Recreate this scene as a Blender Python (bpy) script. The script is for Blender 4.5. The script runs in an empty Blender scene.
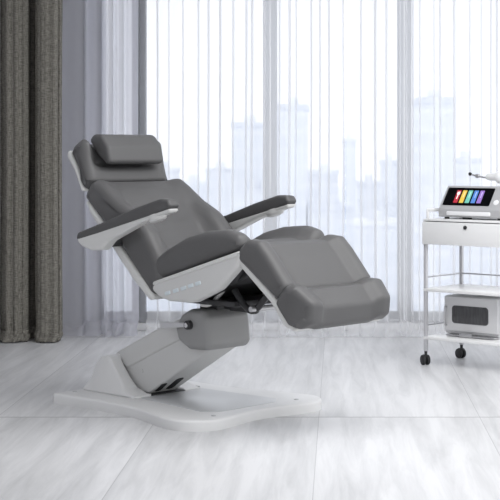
import bpy, bmesh, math, random
from mathutils import Vector, Matrix, noise

# ------------------------------------------------------------------ camera, world, lights, exposure
scene = bpy.context.scene
C = scene.collection
PI = math.pi

cam_data = bpy.data.cameras.new('camera')
cam = bpy.data.objects.new('camera', cam_data)
C.objects.link(cam)
cam.location = (0, 0, 1.15)
cam.rotation_euler = (PI / 2, 0, 0)
cam_data.sensor_width = 36
cam_data.lens = 108
cam_data.shift_x = -0.178
cam_data.shift_y = -0.2
cam_data.clip_end = 3000
scene.camera = cam

world = bpy.data.worlds.new('world')
scene.world = world
world.use_nodes = True
wn = world.node_tree
bg = wn.nodes['Background']
bg.inputs['Color'].default_value = (0.97, 0.98, 1.0, 1)
bg.inputs['Strength'].default_value = 1.42


def area(name, loc, rot, sx, sy, power, col=(1, 1, 1)):
    d = bpy.data.lights.new(name, 'AREA')
    d.shape = 'RECTANGLE'
    d.size = sx
    d.size_y = sy
    d.energy = power
    d.color = col
    o = bpy.data.objects.new(name, d)
    o.location = loc
    o.rotation_euler = rot
    C.objects.link(o)
    return o


area('added_key_light', (0.9, 5.6, 2.84), (0, 0, 0), 3.0, 2.6, 95)  # unseen area lamp below the ceiling, added as key light

scene.view_settings.view_transform = 'Standard'
scene.view_settings.look = 'None'
scene.view_settings.gamma = 1
scene.view_settings.use_curve_mapping = False
scene.view_settings.exposure = 0.0
scene.cycles.transparent_max_bounces = 40
scene.cycles.max_bounces = 10
scene.cycles.diffuse_bounces = 5
scene.cycles.use_denoising = True

random.seed(7)

# ------------------------------------------------------------------ materials


def mat(name, col, rough=0.5, metal=0.0, spec=0.5, emit=None, estr=0.0, coat=0.0):
    m = bpy.data.materials.new(name)
    m.use_nodes = True
    b = m.node_tree.nodes['Principled BSDF']
    b.inputs['Base Color'].default_value = (*col, 1)
    b.inputs['Roughness'].default_value = rough
    b.inputs['Metallic'].default_value = metal
    b.inputs['Specular IOR Level'].default_value = spec
    b.inputs['Coat Weight'].default_value = coat
    if emit:
        b.inputs['Emission Color'].default_value = (*emit, 1)
        b.inputs['Emission Strength'].default_value = estr
    return m


def N(m, kind, **inp):
    n = m.node_tree.nodes.new(kind)
    for k, v in inp.items():
        if k in n.inputs:
            n.inputs[k].default_value = v
        else:
            setattr(n, k, v)
    return n


def L(m, a, b):
    m.node_tree.links.new(a, b)


def vary(m, col_a, col_b, scale=6.0, bump=0.0, bscale=200.0, stretch=(1, 1, 1)):
    """noise variation of the base colour and a fine bump"""
    b = m.node_tree.nodes['Principled BSDF']
    tc = N(m, 'ShaderNodeTexCoord')
    mp = N(m, 'ShaderNodeMapping')
    mp.inputs['Scale'].default_value = stretch
    L(m, tc.outputs['Object'], mp.inputs['Vector'])
    nz = N(m, 'ShaderNodeTexNoise', Scale=scale, Detail=4.0)
    L(m, mp.outputs[0], nz.inputs['Vector'])
    mx = N(m, 'ShaderNodeMix', data_type='RGBA')
    mx.inputs[6].default_value = (*col_a, 1)
    mx.inputs[7].default_value = (*col_b, 1)
    L(m, nz.outputs[0], mx.inputs[0])
    L(m, mx.outputs[2], b.inputs['Base Color'])
    if bump:
        n2 = N(m, 'ShaderNodeTexNoise', Scale=bscale, Detail=2.0)
        L(m, mp.outputs[0], n2.inputs['Vector'])
        bp = N(m, 'ShaderNodeBump', Strength=bump, Distance=0.002)
        L(m, n2.outputs[0], bp.inputs['Height'])
        L(m, bp.outputs[0], b.inputs['Normal'])
    return m


LEATHER = vary(mat('grey_upholstery', (.1, .1, .1), .48, spec=.45), (.088, .087, .088), (.096, .095, .096), 5, .06, 260)
LEATHER_D = vary(mat('grey_armrest_upholstery', (.1, .1, .1), .5, spec=.45), (.070, .069, .070), (.078, .077, .078), 5, .06, 260)
PIPING = mat('upholstery_seam', (.10, .10, .102), .6)
SHELL = vary(mat('white_shell', (.62, .62, .61), .38), (.58, .58, .57), (.62, .62, .61), 3)
SHELL_G = vary(mat('light_grey_shell', (.5, .5, .5), .42), (.55, .55, .545), (.59, .59, .585), 3)
HOUSING = vary(mat('grey_housing', (.3, .3, .3), .45), (.25, .25, .25), (.28, .28, .28), 3)
BASEM = vary(mat('base_white', (.68, .68, .68), .35), (.66, .66, .66), (.70, .70, .70), 3)
PANELM = vary(mat('base_panel', (.5, .5, .51), .28), (.48, .49, .50), (.53, .54, .55), 4)
DARK = vary(mat('black_steel', (.02, .02, .022), .45), (.018, .018, .02), (.03, .03, .032), 9)
BLACK = mat('black_rubber', (.012, .012, .013), .6)
CHROME = mat('chrome', (.62, .62, .63), .15, 1.0)
STEEL = mat('brushed_steel', (.55, .55, .56), .35, 1.0)
BUTTON = mat('pale_blue_button', (.60, .66, .70), .3)
CARTW = vary(mat('white_enamel', (.80, .80, .80), .32), (.79, .79, .79), (.83, .83, .83), 4)
POSTM = mat('grey_painted_post', (.55, .55, .57), .35, .3)
CABM = vary(mat('cabinet_grey', (.55, .55, .56), .4), (.64, .64, .65), (.68, .68, .69), 4)
CABD = vary(mat('cabinet_dark_glass', (.03, .03, .033), .15), (.02, .02, .022), (.10, .10, .105), 30, stretch=(3, 1, .5))
DEVM = vary(mat('device_grey', (.42, .42, .43), .38), (.41, .41, .42), (.45, .45, .46), 4)
DEVL = mat('device_light_bar', (.85, .85, .86), .3)
SCREEN = mat('screen_glass', (.004, .004, .005), .4, spec=.02)
WALL = vary(mat('wall_paint', (.55, .55, .57), .8), (.54, .54, .56), (.58, .58, .6), 2)
CEIL = vary(mat('ceiling_paint', (.8, .8, .8), .8), (.78, .78, .78), (.82, .82, .82), 2)
FRAME = vary(mat('window_frame_grey', (.42, .43, .46), .5), (.33, .34, .36), (.36, .37, .39), 2)


def make_floor_mat():
    m = mat('pale_plank_tile', (.7, .7, .7), .38, spec=.4)
    b = m.node_tree.nodes['Principled BSDF']
    tc = N(m, 'ShaderNodeTexCoord')
    sep = N(m, 'ShaderNodeSeparateXYZ')
    L(m, tc.outputs['Object'], sep.inputs[0])

    def line(axis, origin, period, width):
        a = N(m, 'ShaderNodeMath', operation='SUBTRACT'); L(m, sep.outputs[axis], a.inputs[0]); a.inputs[1].default_value = origin
        d = N(m, 'ShaderNodeMath', operation='DIVIDE'); L(m, a.outputs[0], d.inputs[0]); d.inputs[1].default_value = period
        fl = N(m, 'ShaderNodeMath', operation='FLOOR'); L(m, d.outputs[0], fl.inputs[0])
        fr = N(m, 'ShaderNodeMath', operation='FRACT'); L(m, d.outputs[0], fr.inputs[0])
        lt = N(m, 'ShaderNodeMath', operation='LESS_THAN'); L(m, fr.outputs[0], lt.inputs[0]); lt.inputs[1].default_value = width / period
        return lt.outputs[0], fl.outputs[0]
    lx, ix = line(0, -0.781, 0.6925, .0032)
    ly, iy = line(1, 6.452, 2.76, .012)
    # each plank has its own offset of the streaks
    cmb = N(m, 'ShaderNodeCombineXYZ')
    L(m, ix, cmb.inputs[0]); L(m, iy, cmb.inputs[1])
    wn_ = N(m, 'ShaderNodeTexWhiteNoise'); L(m, cmb.outputs[0], wn_.inputs['Vector'])
    sc = N(m, 'ShaderNodeVectorMath', operation='SCALE'); L(m, wn_.outputs['Color'], sc.inputs[0]); sc.inputs['Scale'].default_value = 9.0
    add = N(m, 'ShaderNodeVectorMath', operation='ADD'); L(m, tc.outputs['Object'], add.inputs[0]); L(m, sc.outputs[0], add.inputs[1])
    mp = N(m, 'ShaderNodeMapping'); mp.inputs['Scale'].default_value = (16, 1.3, 1); L(m, add.outputs[0], mp.inputs['Vector'])
    n1 = N(m, 'ShaderNodeTexNoise', Scale=1.0, Detail=7.0, Roughness=.62, Distortion=.5); L(m, mp.outputs[0], n1.inputs['Vector'])
    mp2 = N(m, 'ShaderNodeMapping'); mp2.inputs['Scale'].default_value = (3, .5, 1); L(m, add.outputs[0], mp2.inputs['Vector'])
    n2 = N(m, 'ShaderNodeTexNoise', Scale=1.0, Detail=3.0); L(m, mp2.outputs[0], n2.inputs['Vector'])
    mm = N(m, 'ShaderNodeMath', operation='MULTIPLY_ADD'); L(m, n1.outputs[0], mm.inputs[0]); mm.inputs[1].default_value = .7
    n2s = N(m, 'ShaderNodeMath', operation='MULTIPLY'); L(m, n2.outputs[0], n2s.inputs[0]); n2s.inputs[1].default_value = .3
    L(m, n2s.outputs[0], mm.inputs[2])
    cr = N(m, 'ShaderNodeValToRGB')
    cr.color_ramp.elements[0].position = .33; cr.color_ramp.elements[0].color = (.47, .472, .48, 1)
    cr.color_ramp.elements[1].position = .60; cr.color_ramp.elements[1].color = (.66, .66, .67, 1)
    L(m, mm.outputs[0], cr.inputs[0])
    mxl = N(m, 'ShaderNodeMath', operation='MULTIPLY'); L(m, lx, mxl.inputs[0]); mxl.inputs[1].default_value = .55
    mxx = N(m, 'ShaderNodeMath', operation='MAXIMUM'); L(m, mxl.outputs[0], mxx.inputs[0]); L(m, ly, mxx.inputs[1])
    mx = N(m, 'ShaderNodeMix', data_type='RGBA'); L(m, mxx.outputs[0], mx.inputs[0]); L(m, cr.outputs[0], mx.inputs[6]); mx.inputs[7].default_value = (.27, .27, .28, 1)
    L(m, mx.outputs[2], b.inputs['Base Color'])
    return m


FLOORM = make_floor_mat()


def make_sheer(name, trans, col):
    m = bpy.data.materials.new(name); m.use_nodes = True
    nt = m.node_tree
    for n in list(nt.nodes):
        if n.type != 'OUTPUT_MATERIAL':
            nt.nodes.remove(n)
    out = [n for n in nt.nodes if n.type == 'OUTPUT_MATERIAL'][0]
    tr = N(m, 'ShaderNodeBsdfTransparent')
    tl = N(m, 'ShaderNodeBsdfTranslucent', Color=(*col, 1))
    df = N(m, 'ShaderNodeBsdfDiffuse', Color=(*col, 1))
    m1 = N(m, 'ShaderNodeMixShader', Fac=.2)
    L(m, tl.outputs[0], m1.inputs[1]); L(m, df.outputs[0], m1.inputs[2])
    m2 = N(m, 'ShaderNodeMixShader')
    tc = N(m, 'ShaderNodeTexCoord')
    mp = N(m, 'ShaderNodeMapping'); mp.inputs['Scale'].default_value = (9, 9, .25)
    L(m, tc.outputs['Object'], mp.inputs['Vector'])
    nz = N(m, 'ShaderNodeTexNoise', Scale=1.0, Detail=3.0); L(m, mp.outputs[0], nz.inputs['Vector'])
    mr = N(m, 'ShaderNodeMapRange'); mr.inputs[1].default_value = .3; mr.inputs[2].default_value = .7
    mr.inputs[3].default_value = 1 - trans - .05; mr.inputs[4].default_value = 1 - trans + .05
    L(m, nz.outputs[0], mr.inputs[0]); L(m, mr.outputs[0], m2.inputs[0])
    L(m, tr.outputs[0], m2.inputs[1]); L(m, m1.outputs[0], m2.inputs[2])
    L(m, m2.outputs[0], out.inputs['Surface'])
    return m


SHEER = make_sheer('white_sheer', .50, (.95, .95, .96))
SHEER_D = make_sheer('gathered_sheer', .20, (.78, .78, .82))

GLASS = bpy.data.materials.new('window_glass'); GLASS.use_nodes = True
_nt = GLASS.node_tree
_nt.nodes.remove(_nt.nodes['Principled BSDF'])
_o = [n for n in _nt.nodes if n.type == 'OUTPUT_MATERIAL'][0]
_t = N(GLASS, 'ShaderNodeBsdfTransparent', Color=(.97, .98, 1, 1)); _g = N(GLASS, 'ShaderNodeBsdfGlossy', Roughness=.02)
_m = N(GLASS, 'ShaderNodeMixShader', Fac=.04)
L(GLASS, _t.outputs[0], _m.inputs[1]); L(GLASS, _g.outputs[0], _m.inputs[2]); L(GLASS, _m.outputs[0], _o.inputs['Surface'])


def make_drape():
    m = mat('olive_grey_linen', (.13, .125, .11), .9, spec=.1)
    b = m.node_tree.nodes['Principled BSDF']
    tc = N(m, 'ShaderNodeTexCoord')

    def nz(scale3, detail=2.0):
        mp = N(m, 'ShaderNodeMapping'); mp.inputs['Scale'].default_value = tuple(2.2 * q for q in scale3)
        L(m, tc.outputs['Object'], mp.inputs['Vector'])
        n = N(m, 'ShaderNodeTexNoise', Scale=1.0, Detail=detail); L(m, mp.outputs[0], n.inputs['Vector'])
        return n.outputs[0]
    a = nz((160, 160, 14)); c = nz((14, 14, 170))
    ad = N(m, 'ShaderNodeMath', operation='ADD'); L(m, a, ad.inputs[0]); L(m, c, ad.inputs[1])
    cr = N(m, 'ShaderNodeValToRGB')
    cr.color_ramp.elements[0].position = .40; cr.color_ramp.elements[0].color = (.112, .107, .093, 1)
    cr.color_ramp.elements[1].position = .62; cr.color_ramp.elements[1].color = (.255, .243, .215, 1)
    hf = N(m, 'ShaderNodeMath', operation='MULTIPLY'); L(m, ad.outputs[0], hf.inputs[0]); hf.inputs[1].default_value = .5
    L(m, hf.outputs[0], cr.inputs[0]); L(m, cr.outputs[0], b.inputs['Base Color'])
    bp = N(m, 'ShaderNodeBump', Strength=.4, Distance=.003); L(m, hf.outputs[0], bp.inputs['Height']); L(m, bp.outputs[0], b.inputs['Normal'])
    return m


DRAPE = make_drape()


def make_building(name, wall_c, win_c, sx, sz):
    m = mat(name, wall_c, .6)
    b = m.node_tree.nodes['Principled BSDF']
    tc = N(m, 'ShaderNodeTexCoord')
    mp = N(m, 'ShaderNodeMapping'); mp.inputs['Rotation'].default_value = (PI / 2, 0, 0)
    L(m, tc.outputs['Object'], mp.inputs['Vector'])
    br = N(m, 'ShaderNodeTexBrick', offset=0.0)
    br.inputs['Color1'].default_value = (*win_c, 1); br.inputs['Color2'].default_value = (*[c * .92 for c in win_c], 1)
    br.inputs['Mortar'].default_value = (*wall_c, 1)
    br.inputs['Scale'].default_value = 1.0; br.inputs['Mortar Size'].default_value = .5
    br.inputs['Brick Width'].default_value = sx; br.inputs['Row Height'].default_value = sz
    L(m, mp.outputs[0], br.inputs['Vector']); L(m, br.outputs[0], b.inputs['Base Color'])
    return m


TOWER_A = make_building('hazed_blue_tower', (.84, .87, .92), (.79, .83, .90), 4.0, 3.6)  # all tower colours are paled: distance haze painted into the base colour
TOWER_B = make_building('hazed_pale_tower', (.86, .88, .92), (.80, .84, .90), 5.0, 3.6)
TOWER_C = make_building('hazed_white_block', (.85, .87, .90), (.74, .78, .86), 6.0, 4.0)

# ------------------------------------------------------------------ mesh helpers


def finish(name, bm, m, parent=None, smooth=40, bevel=None):
    bmesh.ops.recalc_face_normals(bm, faces=bm.faces)
    me = bpy.data.meshes.new(name)
    bm.to_mesh(me); bm.free()
    me.materials.append(m)
    for p in me.polygons:
        p.use_smooth = True
    if smooth < 180:
        me.set_sharp_from_angle(angle=math.radians(smooth))
    o = bpy.data.objects.new(name, me)
    C.objects.link(o)
    if parent:
        o.parent = parent
    return o


def thing(name, label, cat, loc=(0, 0, 0), rz=0, group=None):
    o = bpy.data.objects.new(name, None)
    o.empty_display_size = .1
    C.objects.link(o)
    o.location = loc; o.rotation_euler = (0, 0, rz)
    o['label'] = label; o['category'] = cat
    if group:
        o['group'] = group
    return o


def tag(o, label, cat, group=None):
    o['label'] = label; o['category'] = cat
    if group:
        o['group'] = group
    return o


def structure(o):
    o['kind'] = 'structure'
    return o


def add_box(bm, lo, hi, bev=0.0, seg=2, M=None):
    t = bmesh.new()
    r = bmesh.ops.create_cube(t, size=1)
    for v in t.verts:
        v.co = Vector((lo[i] + (v.co[i] + .5) * (hi[i] - lo[i]) for i in range(3)))
    if bev:
        bmesh.ops.bevel(t, geom=t.edges[:], offset=bev, segments=seg, profile=.5, affect='EDGES')
    merge(bm, t, M)
    return bm


def merge(bm, t, M=None):
    if M is not None:
        bmesh.ops.transform(t, matrix=M, verts=t.verts)
    mp = {}
    for v in t.verts:
        mp[v] = bm.verts.new(v.co)
    for f in t.faces:
        try:
            bm.faces.new([mp[v] for v in f.verts])
        except ValueError:
            pass
    t.free()


def frame_to(axis):
    return axis.to_track_quat('Z', 'Y').to_matrix().to_4x4()


def add_cyl(bm, p0, p1, r0, r1=None, seg=24, bev=0.0):
    """solid round bar, bevelled at both ends"""
    p0 = Vector(p0); p1 = Vector(p1)
    r1 = r0 if r1 is None else r1
    ln = (p1 - p0).length
    prof = []
    if bev:
        prof = [(r0 - bev, 0), (r0 - bev * .3, bev * .3), (r0, bev), (r1, ln - bev), (r1 - bev * .3, ln - bev * .3), (r1 - bev, ln)]
    else:
        prof = [(r0, 0), (r1, ln)]
    add_lathe(bm, prof, Matrix.Translation(p0) @ frame_to(p1 - p0), seg)


def add_lathe(bm, prof, M, seg=24, cap=True):
    rings = []
    for r, z in prof:
        rings.append([bm.verts.new(M @ Vector((r * math.cos(2 * PI * k / seg), r * math.sin(2 * PI * k / seg), z))) for k in range(seg)])
    for a, b in zip(rings, rings[1:]):
        for k in range(seg):
            bm.faces.new((a[k], a[(k + 1) % seg], b[(k + 1) % seg], b[k]))
    if cap:
        bm.faces.new(rings[0][::-1]); bm.faces.new(rings[-1])


def catmull(pts, n=8):
    out = []
    P = [Vector(p) for p in pts]
    for i in range(len(P) - 1):
        p0 = P[max(i - 1, 0)]; p1 = P[i]; p2 = P[i + 1]; p3 = P[min(i + 2, len(P) - 1)]
        for k in range(n):
            t = k / n
            out.append(.5 * ((2 * p1) + (p2 - p0) * t + (2 * p0 - 5 * p1 + 4 * p2 - p3) * t * t + (3 * p1 - p0 - 3 * p2 + p3) * t ** 3))
    out.append(P[-1])
    return out


def add_tube(bm, pts, r, seg=10, n=6):
    pts = catmull(pts, n) if n else [Vector(p) for p in pts]
    rings = []
    ref = None
    for i, p in enumerate(pts):
        d = (pts[min(i + 1, len(pts) - 1)] - pts[max(i - 1, 0)]).normalized()
        if ref is None:
            ref = d.orthogonal().normalized()
        ref = (ref - d * ref.dot(d)).normalized()
        q = d.cross(ref)
        rings.append([bm.verts.new(p + r * (math.cos(2 * PI * k / seg) * ref + math.sin(2 * PI * k / seg) * q)) for k in range(seg)])
    for a, b in zip(rings, rings[1:]):
        for k in range(seg):
            bm.faces.new((a[k], a[(k + 1) % seg], b[(k + 1) % seg], b[k]))
    bm.faces.new(rings[0][::-1]); bm.faces.new(rings[-1])


def roundpoly(pts, rad=0.02, step=.012):
    """closed polygon (x, y[, r]) with rounded corners, resampled"""
    n = len(pts)
    P = [Vector((p[0], p[1])) for p in pts]
    R = [p[2] if len(p) > 2 else rad for p in pts]
    out = []
    for i in range(n):
        a, b, c = P[i - 1], P[i], P[(i + 1) % n]
        d1 = (a - b); d2 = (c - b)
        l1, l2 = d1.length, d2.length
        d1.normalize(); d2.normalize()
        ang = math.acos(max(-1, min(1, d1.dot(d2))))
        t = R[i] / math.tan(ang / 2) if ang > .01 else 0
        t = min(t, l1 * .49, l2 * .49)
        if ang > PI - .02 or t < 1e-5:
            out.append(b); continue
        s = b + d1 * t; e = b + d2 * t
        r = t * math.tan(ang / 2)
        k = max(2, int((PI - ang) * r / step) + 2)
        k = max(k, 5)
        ctr = b + (d1 + d2).normalized() * (r / math.sin(ang / 2))
        a0 = math.atan2(s.y - ctr.y, s.x - ctr.x); a1 = math.atan2(e.y - ctr.y, e.x - ctr.x)
        da = (a1 - a0 + PI) % (2 * PI) - PI
        for j in range(k + 1):
            th = a0 + da * j / k
            out.append(ctr + Vector((math.cos(th), math.sin(th))) * r)
    res = []
    m = len(out)
    for i in range(m):
        a, b = out[i], out[(i + 1) % m]
        if (b - a).length < 1e-6:
            continue
        k = max(1, int((b - a).length / step + .5))
        for j in range(k):
            res.append(a.lerp(b, j / k))
    return res


def area2(P):
    return sum(P[i - 1].x * P[i].y - P[i].x * P[i - 1].y for i in range(len(P)))


def normals2(P):
    n = len(P); out = []
    for i in range(n):
        d = P[(i + 1) % n] - P[i - 1]
        out.append(Vector((d.y, -d.x)).normalized())
    return out


def sm(x):
    x = max(0., min(1., x))
    return x * x * (3 - 2 * x)


def loft(pts, v0, v1, r=.02, rad=None, step=.012, nv=None, push=None, plan=None, rseg=6):
    """Solid swept across the width (local y) from a closed side profile in (x, z), with rounded flanks.
    push(x, z, n, t) -> displacement in the profile plane at relative width t in -1..1 ; plan(x, z) -> width factor."""
    P = roundpoly(pts, rad if rad is not None else max(r, .01), step)
    if area2(P) < 0:
        P.reverse()
    Nn = normals2(P)
    mid = (v0 + v1) / 2; h = (v1 - v0) / 2
    st = []
    for k in range(rseg + 1):
        a = (PI / 2) * k / rseg
        st.append((-h + r * (1 - math.sin(a)), r * (1 - math.cos(a))))
    st = sorted(st)                                            # from -h outward inset r  -> -h + r inset 0
    nv = nv if nv else max(2, int(2 * (h - r) / .02))
    inner = [(-h + r + (2 * (h - r)) * j / nv, 0.0) for j in range(1, nv)]
    stations = st + inner + [(-a, b) for a, b in reversed(st)]
    bm = bmesh.new()
    rings = []
    for v, ins in stations:
        ring = []
        for p, n in zip(P, Nn):
            q = p - n * ins
            if push:
                q = q + push(p.x, p.y, n, v / h)
            w = plan(p.x, p.y) if plan else 1.0
            ring.append(bm.verts.new((q.x, mid + v * w, q.y)))
        rings.append(ring)
    m = len(P)
    for a, b in zip(rings, rings[1:]):
        for k in range(m):
            bm.faces.new((a[k], a[(k + 1) % m], b[(k + 1) % m], b[k]))
    for ring, rev in ((rings[0], False), (rings[-1], True)):
        f = bm.faces.new(ring if rev else ring[::-1])
        bmesh.ops.triangulate(bm, faces=[f])
    return bm


def plate(outline, z0, z1, bev=.01, seg=4):
    """horizontal slab from an outline in (x, y) with a rounded upper edge"""
    P = [Vector(p) for p in outline]
    if area2(P) < 0:
        P.reverse()
    Nn = normals2(P)
    bm = bmesh.new()
    rings = []
    lv = [(0, z0)]
    for k in range(seg + 1):
        a = PI / 2 * k / seg
        lv.append((bev * (1 - math.cos(a)), z1 - bev + bev * math.sin(a)))
    for ins, z in lv:
        rings.append([bm.verts.new((p.x - n.x * ins, p.y - n.y * ins, z)) for p, n in zip(P, Nn)])
    m = len(P)
    for a, b in zip(rings, rings[1:]):
        for k in range(m):
            bm.faces.new((a[k], a[(k + 1) % m], b[(k + 1) % m], b[k]))
    bm.faces.new(rings[0][::-1]); bm.faces.new(rings[-1])
    return bm


# ------------------------------------------------------------------ the setting
WY = 9.62          # window plane
bm = bmesh.new(); add_box(bm, (-2.75, -1.0, -.05), (3.6, 9.95, 0)); structure(finish('floor', bm, FLOORM))
bm = bmesh.new(); add_box(bm, (-2.75, WY - .06, 0), (-1.545, WY + .1, 2.9)); structure(finish('wall_back', bm, WALL))
bm = bmesh.new(); add_box(bm, (-1.545, WY - .06, 2.62), (3.6, WY + .1, 2.9)); structure(finish('wall_back_header', bm, WALL))
bm = bmesh.new(); add_box(bm, (-2.85, 1.0, 2.9), (3.6, 9.95, 3.0)); structure(finish('ceiling', bm, CEIL))
bm = bmesh.new(); add_box(bm, (-2.85, -1, 0), (-2.75, 9.95, 2.9)); structure(finish('wall_left', bm, WALL))
bm = bmesh.new(); add_box(bm, (-1.545, WY - .07, 0), (3.6, WY + .1, .045), .004); structure(finish('trim_1', bm, CARTW))

edges = [-1.545, -1.28, -.4416, .418, 1.275, 2.13]
for i in range(5):
    x0, x1 = edges[i] + .003, edges[i + 1] - .003
    fw = .041
    w = bpy.data.objects.new('window_%d' % (i + 1), None); C.objects.link(w); w.location = ((x0 + x1) / 2, WY, 0); structure(w)
    h = (x1 - x0) / 2
    bm = bmesh.new()
    add_box(bm, (-h, -.03, .045), (-h + fw, .03, 2.62), .003)
    add_box(bm, (h - fw, -.03, .045), (h, .03, 2.62), .003)
    add_box(bm, (-h + fw, -.03, .045), (h - fw, .03, .115), .003)
    add_box(bm, (-h + fw, -.03, 2.55), (h - fw, .03, 2.62), .003)
    finish('window_frame', bm, FRAME, w)
    bm = bmesh.new()
    add_box(bm, (-h + fw, -.006, .115), (h - fw, .006, 2.55))
    finish('pane', bm, GLASS, w)

# the city outside, far below the window
GROUND = vary(mat('hazed_city_ground', (.5, .54, .6), .9), (.76, .80, .87), (.84, .87, .90), .02)  # ground colour lightened and blued to paint in the distance haze
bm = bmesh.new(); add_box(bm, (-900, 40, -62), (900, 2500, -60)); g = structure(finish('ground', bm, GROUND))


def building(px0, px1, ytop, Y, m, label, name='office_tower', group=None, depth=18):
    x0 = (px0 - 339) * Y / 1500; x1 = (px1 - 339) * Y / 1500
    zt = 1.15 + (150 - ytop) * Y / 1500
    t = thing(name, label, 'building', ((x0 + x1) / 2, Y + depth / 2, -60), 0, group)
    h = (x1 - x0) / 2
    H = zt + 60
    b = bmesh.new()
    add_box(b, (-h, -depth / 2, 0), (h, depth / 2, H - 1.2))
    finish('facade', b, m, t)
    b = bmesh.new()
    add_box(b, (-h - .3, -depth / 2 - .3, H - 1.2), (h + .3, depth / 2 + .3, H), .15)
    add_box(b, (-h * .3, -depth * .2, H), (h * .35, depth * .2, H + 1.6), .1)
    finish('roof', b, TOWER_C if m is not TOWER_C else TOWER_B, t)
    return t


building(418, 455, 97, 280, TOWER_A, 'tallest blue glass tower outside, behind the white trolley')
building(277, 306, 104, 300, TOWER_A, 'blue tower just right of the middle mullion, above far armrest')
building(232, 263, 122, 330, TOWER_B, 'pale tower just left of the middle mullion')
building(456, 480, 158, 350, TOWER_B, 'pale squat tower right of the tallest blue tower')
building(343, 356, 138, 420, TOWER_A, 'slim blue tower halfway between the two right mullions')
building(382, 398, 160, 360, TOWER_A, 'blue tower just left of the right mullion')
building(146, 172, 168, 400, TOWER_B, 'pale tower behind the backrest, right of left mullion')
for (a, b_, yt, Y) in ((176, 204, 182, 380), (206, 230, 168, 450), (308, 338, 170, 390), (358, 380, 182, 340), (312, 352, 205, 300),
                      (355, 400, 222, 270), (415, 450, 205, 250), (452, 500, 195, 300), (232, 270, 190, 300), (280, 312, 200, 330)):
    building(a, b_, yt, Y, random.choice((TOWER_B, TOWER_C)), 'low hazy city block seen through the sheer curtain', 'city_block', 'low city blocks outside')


# ------------------------------------------------------------------ curtains
def curtain_mesh(path, top, rows, hem, frill, seed, zfloor=.004):
    """cloth hung along a plan path; the hem breaks and lies on the floor towards the room"""
    bm = bmesh.new()
    cols = []
    nz = [top + (hem - top) * (k / rows) for k in range(rows + 1)]
    low = [hem * (1 - (k + 1) / 9) for k in range(9)]
    zs = nz + low
    for i, (x, y) in enumerate(path):
        col = []
        for z in zs:
            if z >= hem - 1e-6:
                sway = .012 * noise.noise((x * 1.7 + seed, z * .8, 3.1)) * (1 - z / top)
                col.append(bm.verts.new((x + sway, y + sway, z)))
            else:
                q = 1 - z / hem                                # 0 at the break .. 1 at the edge
                n1 = noise.noise((x * 9 + seed, q * 1.5, 1.7)); n2 = noise.noise((x * 23 + seed, q * 4, 7.7)); n3 = noise.noise((x * 14, q * 3, seed + 4.4))
                yy = y - frill * (q ** 1.3) * (.75 + .9 * n1) - .02 * q * n2
                zz = hem * (1 - q) * (1 + .15 * n1) + frill * .28 * math.sin(q * PI) * max(0, .5 + 1.3 * n3) + .012 * q * abs(n2)
                col.append(bm.verts.new((x + .03 * q * n3, yy, max(zfloor + .003 * abs(n2), zz))))
        cols.append(col)
    for a, b in zip(cols, cols[1:]):
        for k in range(len(zs) - 1):
            bm.faces.new((a[k], a[k + 1], b[k + 1], b[k]))
    return bm


def sheer_path(x0, x1, y, gap, rnd, omega=.006, deep=.024):
    """gentle ripple with tight pinched pleats at uneven spacing"""
    pts = []
    x = x0
    ph = rnd.random() * 6
    while x < x1:
        g = gap * (.55 + 1.0 * rnd.random())
        nseg = max(3, int(g / .012))
        for k in range(nseg):
            xx = x + g * k / nseg
            pts.append((xx, y + .012 * math.sin(xx * 21 + ph) + .006 * math.sin(xx * 57 + ph)))
        x += g
        o = omega * (.5 + rnd.random()); d = deep * (.6 + .8 * rnd.random())
        yb = y + .012 * math.sin(x * 21 + ph)
        for (dx, dy) in ((.0, 0), (-.35, -.3), (-.9, -.62), (-.55, -.92), (0, -1), (.6, -.92), (.9, -.6), (.4, -.3), (.25, 0)):
            pts.append((x + dx * o, yb + dy * d))
    return pts


rnd = random.Random(3)
for (x0, x1, yy, lab) in ((-1.195, .0, 9.30, 'white sheer curtain hanging behind the chair backrest, left of the middle'),
                          (.04, 1.24, 9.28, 'white sheer curtain hanging behind the leg rest and left of the trolley'),
                          (1.30, 2.2, 9.31, 'white sheer curtain hanging at far right behind the trolley')):
    o = finish('sheer_curtain', curtain_mesh(sheer_path(x0, x1, yy, .062, rnd), 2.6, 12, .10, .11, x0 * 3), SHEER, None, 180)
    tag(o, lab, 'curtain')
gc = [(-1.83, 9.40), (-1.78, 9.34), (-1.70, 9.30), (-1.63, 9.30), (-1.595, 9.34), (-1.60, 9.40), (-1.575, 9.40), (-1.56, 9.33), (-1.52, 9.29), (-1.49, 9.30), (-1.483, 9.37), (-1.49, 9.41), (-1.465, 9.40),
      (-1.45, 9.32), (-1.43, 9.29), (-1.41, 9.33), (-1.415, 9.38), (-1.395, 9.37), (-1.38, 9.30), (-1.36, 9.29), (-1.345, 9.34), (-1.35, 9.40), (-1.325, 9.39), (-1.315, 9.31), (-1.285, 9.28), (-1.255, 9.30), (-1.25, 9.36), (-1.262, 9.40)]
o = finish('sheer_curtain', curtain_mesh([(p.x, p.y) for p in catmull([(a, b, 0) for a, b in gc], 8)], 2.6, 12, .09, .10, 5.5), SHEER_D, None, 180)
tag(o, 'gathered greyish sheer curtain bunched beside the dark drape', 'curtain')

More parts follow.
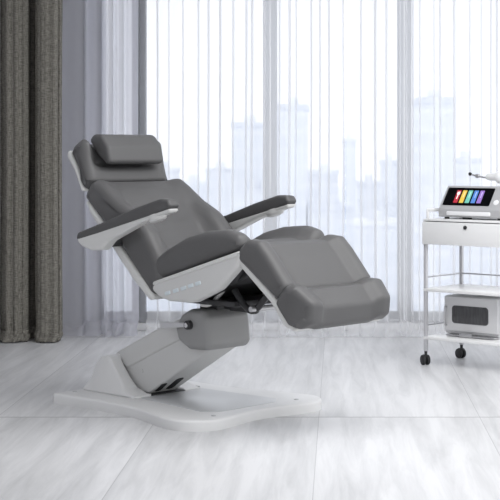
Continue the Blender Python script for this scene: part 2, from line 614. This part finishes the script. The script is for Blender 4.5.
# heavy drape
pts = []
X0, X1 = -2.45, -1.655
ctrl = [(-2.45, 9.18), (-2.30, 9.10), (-2.20, 9.05), (-2.10, 9.00), (-2.045, 9.03), (-2.045, 9.12), (-2.03, 9.12), (-2.02, 9.03), (-1.995, 8.985), (-1.95, 8.965), (-1.91, 8.975),
        (-1.875, 9.02), (-1.885, 9.13), (-1.85, 9.16), (-1.81, 9.14), (-1.815, 9.03), (-1.80, 8.985), (-1.77, 8.965), (-1.72, 8.975), (-1.690, 9.0), (-1.680, 9.05), (-1.70, 9.12), (-1.76, 9.14)]
dp = [(p.x + .004 * math.sin(k * .9), p.y + .007 * math.sin(k * .55 + 1) + .004 * math.sin(k * 1.31)) for k, p in enumerate(catmull([(a, b, 0) for a, b in ctrl], 9))]
o = finish('drape', curtain_mesh(dp, 2.6, 16, .07, .055, 2.2), DRAPE, None, 180)
sol = o.modifiers.new('thickness', 'SOLIDIFY'); sol.thickness = .006
tag(o, 'heavy olive grey linen drape hanging at the left of the window', 'curtain')

# ------------------------------------------------------------------ treatment chair
CH_O = (-.694, 6.727, 0); CH_R = math.atan2(-.67073, .7417)
chair = thing('treatment_chair', 'reclined grey upholstered treatment chair with armrests on a white base plate', 'chair', CH_O, CH_R)

# base plate
half = [(-.50, .345), (-.40, .335), (-.19, .328), (0, .335), (.113, .352), (.25, .392), (.36, .418), (.44, .412), (.50, .365), (.53, .30), (.525, .22), (.505, .13), (.49, .06), (.485, 0)]
near = [Vector((a, -b, 0)) for a, b in half]
sm_near = catmull(near, 6)
outl = [(p.x, p.y) for p in sm_near]
outl = outl + [(x, -y) for x, y in reversed(outl[:-1])]
outl = [(-.512, -.335)] + outl + [(-.512, .335)]
outl = [(-.512, .30 * k / 4 * -1 + .30 * 0) for k in ()] + outl
base = finish('base_plate', plate(outl, 0, .046, .012, 4), BASEM, chair, 50)
bm = plate([(p.x, p.y) for p in roundpoly([(-.12, -.165), (.36, -.225), (.415, -.16), (.415, .16), (.36, .225), (-.12, .20)], .03)], .0455, .0485, .002, 2)
finish('foot_panel', bm, PANELM, base, 50)
for (x, y) in ((.438, .27), (.465, -.255), (-.46, -.255), (-.46, .255)):
    bm = bmesh.new(); add_cyl(bm, (x, y, .0455), (x, y, .0495), .010, bev=.0015, seg=20)
    add_cyl(bm, (x, y, .0493), (x, y, .0503), .005, seg=6)
    finish('bolt', bm, STEEL, base, 40)

# hump: two flanks and a back wall that close around the foot of the lift arm
hp = [(x - .060, z - .006 * (z > .06)) for x, z in [(-.43, .044), (-.405, .085), (-.375, .165), (-.33, .212), (-.285, .222), (-.262, .212), (-.235, .175), (-.195, .13), (-.14, .085), (-.08, .06), (-.02, .0455), (-.1, .044)]]
hump = finish('base_cover', loft(hp, -.165, -.098, .012, .016), BASEM, chair, 50)
finish('flank', loft(hp, .098, .165, .012, .016), BASEM, hump, 50)
for fo in (hump, hump.children[0]):
    for v_ in fo.data.vertices:                                 # the flanks flare out into the plate
        if abs(v_.co.y) > .13:
            v_.co.y += math.copysign(.035 * sm((.125 - v_.co.z) / .085), v_.co.y)
bk = [(x - .060, z - .006 * (z > .06)) for x, z in [(-.43, .044), (-.405, .085), (-.375, .165), (-.33, .212), (-.285, .222), (-.262, .212), (-.29, .13), (-.31, .044)]]
finish('back_wall', loft(bk, -.105, .105, .004, .016), BASEM, hump, 50)
bm = bmesh.new(); add_box(bm, (-.34, -.098, .0455), (-.10, .098, .052), .002)
finish('shadow_gap_plate', bm, BLACK, hump)  # black plate painting the shadow gap around the arm foot

# lift arm
arm = finish('lift_arm', loft([(-.345, .20), (-.33, .11), (-.20, .052), (-.146, .052), (.26, .286), (.24, .40), (.06, .385)], -.084, .084, .010, .015), SHELL_G, chair, 40)
finish('arm_cover', loft([(-.392, .208), (-.34, .178), (-.29, .152), (-.045, .262), (.16, .350), (.20, .42), (.085, .412), (-.045, .366)], -.092, .092, .012, .016), SHELL_G, arm, 40)
ud = Vector((.406, 0, .234)).normalized(); un = Vector((ud.z, 0, -ud.x))
for (s0, s1, vv, wd) in ((.016, .105, -.046, .034), (.024, .150, .016, .044)):
    bm = bmesh.new()
    p0 = Vector((-.146, vv, .052)) + ud * s0 - un * .006; p1 = Vector((-.146, vv - .02, .052)) + ud * s1 - un * .006
    M = Matrix((tuple(ud), (0, 1, 0), tuple(un))).transposed().to_4x4(); M.translation = p0
    ln = (p1 - p0).length
    o2 = roundpoly([(0, -wd / 2), (ln, -.02 - wd / 2), (ln, -.02 + wd / 2), (0, wd / 2)], wd * .48)
    b2 = plate([(p.x, p.y) for p in o2], 0, .0075, .001, 1)
    merge(bm, b2, M)
    finish('slot', bm, BLACK, arm)
for (u, z) in ((-.19, .15),):
    bm = bmesh.new(); add_cyl(bm, (u, -.083, z), (u, -.087, z), .008, bev=.001, seg=16)
    finish('screw', bm, SHELL_G, arm)

# motor housing on top of the arm
hs = [(.085, .375), (.105, .318), (.175, .283), (.295, .288), (.315, .315), (.30, .43), (.265, .463), (.18, .460), (.125, .432)]
hous = finish('motor_housing', loft(hs, -.140, .120, .028, .034), HOUSING, chair, 60)
bm = bmesh.new(); add_box(bm, (.165, -.06, .455), (.28, .06, .515), .006)
finish('seat_mount', bm, DARK, hous)

# release lever on the near side
bm = bmesh.new(); add_cyl(bm, (.192, -.130, .393), (.192, -.160, .393), .020, bev=.003)
lev = finish('release_lever', bm, DARK, chair)
bm = bmesh.new(); add_cyl(bm, (.192, -.158, .393), (.192, -.166, .393), .011, bev=.002)
finish('pivot_cap', bm, CHROME, lev)
bm = bmesh.new()
M = Matrix.Translation((.035, -.150, .380)) @ Matrix.Rotation(-.09, 4, 'Y')
t = loft([(-.02, -.014), (.14, -.010), (.14, .010), (-.02, .014)], -.006, .006, .003, .005, step=.006)
merge(bm, t, M)
finish('handle', bm, POSTM, lev, 40)

# seat
shell = [(.095, .578, .02), (.090, .545, .02), (.135, .520, .04), (.20, .505, .06), (.345, .507, .08), (.50, .570, .08), (.62, .672, .05), (.648, .738, .012)]
sshell = finish('seat_shell', loft(shell, -.272, -.215, .016, .02), SHELL_G, chair, 50)
finish('far_side', loft(shell, .215, .272, .016, .02), SHELL_G, sshell, 50)
pan = [(.12, .60, .01), (.12, .548, .02), (.20, .520, .03), (.345, .520, .05), (.49, .585, .05), (.60, .69, .03), (.61, .745, .01)]
finish('seat_pan', loft(pan, -.217, .217, .004, .01), DARK, sshell, 50)
shell2 = [(.105, .584, .01), (.10, .566, .01), (.62, .716, .01), (.644, .742, .006)]
finish('shell_rim', loft(shell2, -.276, .276, .006, .006), SHELL, sshell, 50)
for (u, z) in ((.198, .540), (.249, .554), (.298, .567), (.343, .580), (.388, .593)):
    bm = bmesh.new()
    M = Matrix.Translation((u, -.272, z)) @ Matrix.Rotation(-.28, 4, 'Y')
    add_box(bm, (-.017, -.004, -.008), (.017, .006, .008), .003, 2, M)
    finish('control_button', bm, BUTTON, sshell)
scush = [(.035, .600, .03), (.045, .640, .03), (.10, .685, .1), (.166, .724, .2), (.294, .782, .2), (.418, .812, .2), (.545, .822, .15), (.618, .803, .04), (.642, .752, .025), (.60, .738, .02), (.105, .584, .02)]


def seat_push(x, z, n, t):
    return Vector((0, -.05)) * sm((.80 - abs(t)) / .24) * sm((z - .62) / .12)


finish('seat_cushion', loft(scush, -.268, .268, .035, .03, push=seat_push), LEATHER, chair, 60)

# backrest
d = Vector((.732, -.682)); n = Vector((.682, .732)); o0 = Vector((-.353, .925))


def bk_pt(s, h, *r):
    p = o0 + d * s + n * h
    return (p.x, p.y, *r)


bshell = [bk_pt(0, .0, .012), bk_pt(.005, -.012, .01), bk_pt(.05, -.030, .03), bk_pt(.45, -.034, .06), bk_pt(.60, -.02, .02), bk_pt(.625, .012, .012), bk_pt(.56, .018, .01)]
finish('backrest_shell', loft(bshell, -.272, .272, .014, .02), SHELL, chair, 50)
bcush = [(-.378, .930, .015), (-.372, .962, .02), (-.340, 1.002, .03), (-.305, 1.018, .03), (-.245, .985, .08), (-.145, .920, .2), (-.029, .866, .2), (.050, .795, .1), (.13, .68, .08), (.165, .58, .05), (.09, .515, .03), (-.15, .742)]


def back_push(x, z, nn, t):
    rel = Vector((x, z)) - o0
    s = rel.dot(d); hgt = rel.dot(n)
    f = sm((hgt - .02) / .10)
    wide = .82 - .10 * sm((s - .1) / .3)
    dd = (.016 + .052 * sm((s - .05) / .28)) * sm((wide - abs(t)) / .24)
    return -n * dd * f


finish('backrest_cushion', loft(bcush, -.274, .274, .04, .035, push=back_push), LEATHER, chair, 60)

# headrest
hsh = [(-.535, 1.125, .02), (-.475, 1.055, .05), (-.425, .962, .02), (-.405, .962, .01), (-.44, 1.04, .02), (-.49, 1.12, .02), (-.515, 1.155, .01)]
finish('headrest_shell', loft(hsh, -.248, .242, .012, .012), SHELL, chair, 50)
hcu = [(-.518, 1.135, .02), (-.498, 1.172, .03), (-.440, 1.205, .03), (-.405, 1.188, .03), (-.385, 1.09, .15), (-.362, 1.012, .022), (-.383, .980, .02), (-.418, .964, .015), (-.455, 1.05, .05)]


def head_push(x, z, nn, t):
    return Vector((-.042, -.030)) * sm((.88 - abs(t)) / .25) * sm((x + .50) / .07) * sm((z - 1.055) / .07)


finish('headrest_cushion', loft(hcu, -.250, .240, .046, .025, push=head_push), LEATHER, chair, 60)

# armrests
pad = [(-.292, .748, .012), (-.280, .785, .02), (-.067, .848, .2), (.112, .905, .2), (.265, .946, .05), (.320, .944, .018), (.337, .920, .010), (.325, .902, .008), (-.14, .782, .05)]
brk = [(-.284, .762, .006), (-.276, .740, .015), (-.250, .724, .02), (-.185, .709, .03), (-.115, .714, .03), (-.067, .755, .05), (.132, .836, .1), (.290, .883, .02), (.325, .890, .012), (.332, .910, .006)]
for sgn in (-1, 1):
    a0, a1 = sorted((sgn * .325, sgn * .382))
    br = finish('armrest', loft(brk, a0, a1, .012, .012), SHELL, chair, 50)
    finish('arm_pad', loft(pad, a0 - .003, a1 + .003, .014, .014), LEATHER_D, br, 50)
    bm = bmesh.new(); M = Matrix.Translation((.228, sgn * .352, .855)) @ Matrix.Rotation(-.30, 4, 'Y') @ Matrix.Scale(.62, 4, (0, 1, 0))
    add_lathe(bm, [(.03, -.004), (.045, 0), (.05, .008), (.05, .025)], M, 28)
    finish('release_button', bm, SHELL, br, 50)
    bm = bmesh.new(); add_cyl(bm, (-.115, sgn * .262, .742), (-.115, sgn * .330, .742), .016, bev=.003)
    finish('arm_pivot', bm, DARK, br)

# leg rest
lsh = [(.590, .712, .015), (.612, .682, .03), (.80, .538, .06), (.880, .446, .03), (.935, .432, .02), (.950, .445, .01), (.90, .47, .03), (.83, .555, .03), (.64, .705, .01)]
legs = finish('leg_rest_shell', loft(lsh, -.262, .262, .014, .014), SHELL, chair, 50)
p1 = [(.610, .702, .02), (.618, .748, .03), (.668, .788, .03), (.735, .782, .03), (.785, .735, .15), (.895, .610, .025), (.878, .578, .02), (.835, .553, .02)]


LN = Vector((.72, .69))


def leg_push(x, z, nn, t):
    hgt = (Vector((x, z)) - Vector((.622, .702))).dot(LN)
    return -LN * .026 * sm((.80 - abs(t)) / .16) * sm((hgt - .0) / .06)


finish('leg_cushion', loft(p1, -.270, .270, .03, .024, push=leg_push), LEATHER, legs, 60)
p2 = [(.828, .540, .02), (.855, .580, .02), (.890, .614, .025), (.940, .612, .03), (1.015, .545, .03), (1.005, .47, .03), (.955, .443, .02), (.90, .455, .02), (.85, .51, .02)]


def foot_push(x, z, nn, t):
    hgt = (Vector((x, z)) - Vector((.838, .545))).dot(LN)
    return -LN * .026 * sm((.74 - abs(t)) / .16) * sm((hgt + .02) / .07)


def foot_plan(x, z):
    return 1.0 - .10 * sm((x - .93) / .1)


finish('foot_cushion', loft(p2, -.275, .275, .03, .024, push=foot_push, plan=foot_plan), LEATHER, legs, 60)

# mechanism under the seat
bm = bmesh.new(); add_box(bm, (.16, -.17, .492), (.50, .17, .515), .004)
add_box(bm, (.30, -.16, .50), (.60, -.13, .56), .004, 2, Matrix.Translation((.3, 0, .5)) @ Matrix.Rotation(-.45, 4, 'Y') @ Matrix.Translation((-.3, 0, -.5)))
add_box(bm, (.30, .13, .50), (.60, .16, .56), .004, 2, Matrix.Translation((.3, 0, .5)) @ Matrix.Rotation(-.45, 4, 'Y') @ Matrix.Translation((-.3, 0, -.5)))
mech = finish('under_frame', bm, DARK, chair)
bm = bmesh.new(); add_cyl(bm, (.24, 0, .485), (.46, 0, .475), .028, bev=.004); add_cyl(bm, (.46, 0, .475), (.63, 0, .60), .012, bev=.002)
add_box(bm, (.33, -.04, .455), (.45, .04, .50), .008)
finish('actuator', bm, DARK, mech)
for sy in (-.145, .145):
    bm = bmesh.new()
    add_tube(bm, [(.27, sy, .487), (.33, sy, .495), (.43, sy, .575)], .009)
    finish('link_rod', bm, SHELL, mech)
    bm = bmesh.new()
    add_tube(bm, [(.46, sy * .9, .56), (.52, sy * .9, .50), (.585, sy * .9, .485), (.70, sy * .9, .60)], .014)
    finish('leg_lever', bm, DARK, mech)
bm = bmesh.new(); add_cyl(bm, (.59, -.165, .49), (.59, .165, .49), .012, bev=.002)
finish('hinge_pin', bm, STEEL, mech)

# neck pillow
pil = [(-.475, 1.195, .02), (-.445, 1.222, .03), (-.385, 1.222, .05), (-.335, 1.165, .06), (-.318, 1.095, .025), (-.345, 1.083, .015), (-.41, 1.125, .1)]
o = finish('neck_pillow', loft(pil, -.165, .165, .016, .018), LEATHER, None, 60)
o.location = CH_O; o.rotation_euler = (0, 0, CH_R)
tag(o, 'grey half-round neck pillow lying across the top of the chair headrest', 'pillow')

# ------------------------------------------------------------------ trolley
CT_R = math.atan2(-.627, .779)
CT = (.449, 8.02, 0)
W, D = .54, .36
cart = thing('trolley', 'white beauty trolley on black casters with drawer and open shelves', 'trolley', CT, CT_R)
for (x, y) in ((0.011, .011), (W - .011, .011), (.011, D - .011), (W - .011, D - .011)):
    bm = bmesh.new(); add_box(bm, (x - .009, y - .009, .075), (x + .009, y + .009, .66), .002)
    finish('post', bm, POSTM, cart)
    yaw = random.uniform(-.6, .6)
    M = Matrix.Translation((x, y, 0)) @ Matrix.Rotation(yaw, 4, 'Z')
    bm = bmesh.new(); add_cyl(bm, (x, y, .046), (x, y, .085), .008)
    t = bmesh.new(); add_box(t, (-.018, -.015, .032), (.010, .015, .056), .005); merge(bm, t, M)
    cs = finish('caster', bm, BLACK, cart)
    for sy in (-.012, .012):
        bm = bmesh.new(); t = bmesh.new(); add_cyl(t, (-.008, sy - .008, .027), (-.008, sy + .008, .027), .027, bev=.004); merge(bm, t, M)
        finish('wheel', bm, BLACK, cs)
bm = bmesh.new()
add_box(bm, (0, 0, .772), (W, D, .782), .002)
add_box(bm, (0, 0.006, .648), (.012, D, .772)); add_box(bm, (W - .012, .006, .648), (W, D, .772)); add_box(bm, (0, D - .01, .648), (W, D, .772))
add_box(bm, (.012, .006, .648), (W - .012, D - .01, .656))
finish('drawer_case', bm, CARTW, cart)
bm = bmesh.new()
add_box(bm, (.0, .03, .818), (.012, D, .836), .003); add_box(bm, (W - .012, .03, .818), (W, D, .836), .003); add_box(bm, (0, D - .012, .818), (W, D, .836), .003)
for (x, y) in ((.006, .036), (W - .006, .036)):
    add_box(bm, (x - .006, y - .008, .780), (x + .006, y + .010, .834), .003)
add_box(bm, (0, D - .014, .780), (.012, D, .825)); add_box(bm, (W - .012, D - .014, .780), (W, D, .825))
finish('guard_rail', bm, CARTW, cart)
bm = bmesh.new(); add_box(bm, (.002, -.012, .648), (W - .002, .005, .768), .003)
drw = finish('drawer', bm, CARTW, cart)
bm = bmesh.new(); add_cyl(bm, (.280, -.010, .744), (.280, -.018, .744), .0105, bev=.0015); finish('lock', bm, DARK, drw)
for z in (.395, .138):
    bm = bmesh.new(); add_box(bm, (0, 0, z), (W, D, z + .016), .003)
    finish('shelf', bm, CARTW, cart)
    for (p0, p1) in (((.011, .011, z + .075), (.011, D - .011, z + .075)), ((.011, D - .011, z + .075), (W - .011, D - .011, z + .075)), ((W - .011, .011, z + .075), (W - .011, D - .011, z + .075))):
        bm = bmesh.new(); add_cyl(bm, p0, p1, .004, seg=12)
        finish('rail', bm, STEEL, cart)


def cart_thing(name, label, cat, x, y, z):
    c, s = math.cos(CT_R), math.sin(CT_R)
    return thing(name, label, cat, (CT[0] + c * x - s * y, CT[1] + s * x + c * y, z), CT_R)


# sterilizer cabinet on the lower shelf
cab = cart_thing('sterilizer_cabinet', 'grey sterilizer cabinet with dark window on the lowest trolley shelf', 'cabinet', .058, .115, .154)
w, dp_, h = .345, .225, .215
bm = bmesh.new(); add_box(bm, (0, .012, .012), (w, dp_, h), .006); add_box(bm, (.01, .02, .0), (w - .01, dp_ - .01, .014), .003)
finish('body', bm, CABM, cab)
bm = bmesh.new(); add_box(bm, (.003, -.004, .028), (w - .003, .012, h - .004), .004)
door = finish('door', bm, CABM, cab)
o2 = roundpoly([(.055, .070), (.285, .070), (.285, .165), (.055, .165)], .018)
Mx = Matrix.Rotation(PI / 2, 4, 'X')
bm = bmesh.new(); merge(bm, plate([(p.x, p.y) for p in o2], .0, .0085, .002, 2), Matrix.Translation((0, -.0, 0)) @ Mx); finish('window', bm, CABD, door)
bm = bmesh.new(); add_tube(bm, [(.018, -.004, .060), (.018, -.02, .064), (.018, -.02, .150), (.018, -.004, .154)], .005, n=4); finish('handle', bm, STEEL, door)
bm = bmesh.new(); add_box(bm, (.03, -.030, .004), (w - .01, .02, .011), .002); add_box(bm, (.12, -.036, .003), (.20, -.026, .022), .002); finish('drip_tray', bm, STEEL, cab)

# skin care machine on top
dev = cart_thing('beauty_machine', 'grey skin care machine with colour touchscreen on the trolley top', 'machine', .045, .075, .782)
DW = .42
prof = [(.0, .010, .01), (.0, .052, .012), (.012, .066, .012), (.090, .176, .016), (.16, .172, .02), (.20, .10, .03), (.20, .010, .01)]
t = loft([(a, b_, r) for a, b_, r in prof], 0, DW, .008, .01, step=.01)
bm = bmesh.new(); merge(bm, t, Matrix(((0, 1, 0, 0), (1, 0, 0, 0), (0, 0, 1, 0), (0, 0, 0, 1))))
finish('body', bm, DEVM, dev, 40)
bm = bmesh.new(); add_box(bm, (.060, -.012, .020), (.335, .004, .042), .006, 3); finish('front_bar', bm, DEVL, dev)
for fx in (.035, .15, .37):
    bm = bmesh.new(); add_box(bm, (fx, .01, 0), (fx + (.02 if fx < .1 else .05), .03, .0115), .002); finish('foot', bm, BLACK, dev)
# the screen lies on the sloping face
sd = Vector((0, .078, .110)).normalized(); sn = Vector((0, -sd.z, sd.y))
SM = Matrix(((1, 0, 0), tuple(sd), tuple(sn))).transposed().to_4x4(); SM.translation = Vector((0, .012, .066))
bm = bmesh.new(); merge(bm, plate([(p.x, p.y) for p in roundpoly([(.016, .008), (.314, .008), (.314, .121), (.016, .121)], .006)], -.001, .002, .0008, 1), SM)
scr = finish('screen', bm, SCREEN, dev)
cols = [(.45, .02, .04), (.75, .50, .07), (.16, .50, .40), (.08, .22, .58), (.28, .16, .50)]
for k, c in enumerate(cols):
    x0 = .080 + k * .037
    m_ = mat('screen_colour_%d' % k, c, .3, emit=c, estr=.25)
    bm = bmesh.new(); merge(bm, plate([(p.x, p.y) for p in roundpoly([(x0, .024), (x0 + .027, .024), (x0 + .027, .104), (x0, .104)], .002)], .0018, .0026, .0003, 1), SM)
    tile = finish('menu_tile', bm, m_, scr)
    bm = bmesh.new()
    if k == 0:
        merge(bm, plate([(p.x, p.y) for p in roundpoly([(x0 + .006, .092), (x0 + .022, .096), (x0 + .024, .080), (x0 + .017, .072), (x0 + .017, .048), (x0 + .010, .048), (x0 + .012, .072), (x0 + .006, .080)], .002, .004)], .0026, .0030, .0001, 1), SM)
    else:
        for q in range(5):
            y0 = .060 + q * .0075
            merge(bm, plate([(x0 + .012, y0), (x0 + .018, y0), (x0 + .018, y0 + .0045), (x0 + .012, y0 + .0045)], .0026, .0030, .0001, 1), SM)
    mw = mat('screen_glyph_%d' % k, (.9, .9, .9) if k == 0 else tuple(.5 + .5 * q for q in c), .3, emit=(.9, .9, .9) if k == 0 else tuple(.4 + .6 * q for q in c), estr=.35)
    finish('glyph', bm, mw, tile)
bm = bmesh.new(); merge(bm, plate([(.350 + .016 * math.cos(2 * PI * k / 24), .032 + .016 * math.sin(2 * PI * k / 24)) for k in range(24)], -.001, .003, .001, 2), SM)
finish('power_button', bm, DEVL, dev)
bm = bmesh.new(); add_box(bm, (.315, .11, .160), (.40, .16, .188), .008, 3)
finish('handpiece_cradle', bm, DEVL, dev)

hz = .2245
hpz = cart_thing('handpiece', 'white handpiece with black tip lying on top of the machine', 'handpiece', .015, .21, .782)
rx = Matrix.Rotation(PI / 2, 4, 'Y')
bm = bmesh.new(); add_lathe(bm, [(.028, 0), (.033, .003), (.035, .008), (.035, .03), (.033, .033), (.035, .036), (.035, .085), (.030, .092)], Matrix.Translation((.325, 0, hz)) @ rx, 28)
finish('body', bm, DEVL, hpz, 50)
bm = bmesh.new(); add_lathe(bm, [(.008, 0), (.015, .006), (.019, .02), (.020, .05), (.024, .07), (.024, .078)], Matrix.Translation((.250, 0, hz)) @ rx, 24)
finish('nose', bm, CARTW, hpz, 50)
bm = bmesh.new(); add_lathe(bm, [(.006, 0), (.011, .004), (.011, .022), (.006, .026)], Matrix.Translation((.182, 0, hz + .004)) @ rx, 20)
finish('collar', bm, STEEL, hpz, 50)
bm = bmesh.new(); add_tube(bm, [(.258, 0, hz - .006), (.20, 0, hz + .002), (.15, 0, hz + .012)], .0045)
finish('stem', bm, STEEL, hpz)
bm = bmesh.new(); add_lathe(bm, [(.004, 0), (.009, .003), (.010, .010), (.006, .018)], Matrix.Translation((.138, 0, hz + .014)) @ Matrix.Rotation(PI / 2, 4, 'Y'), 18)
finish('tip', bm, BLACK, hpz)
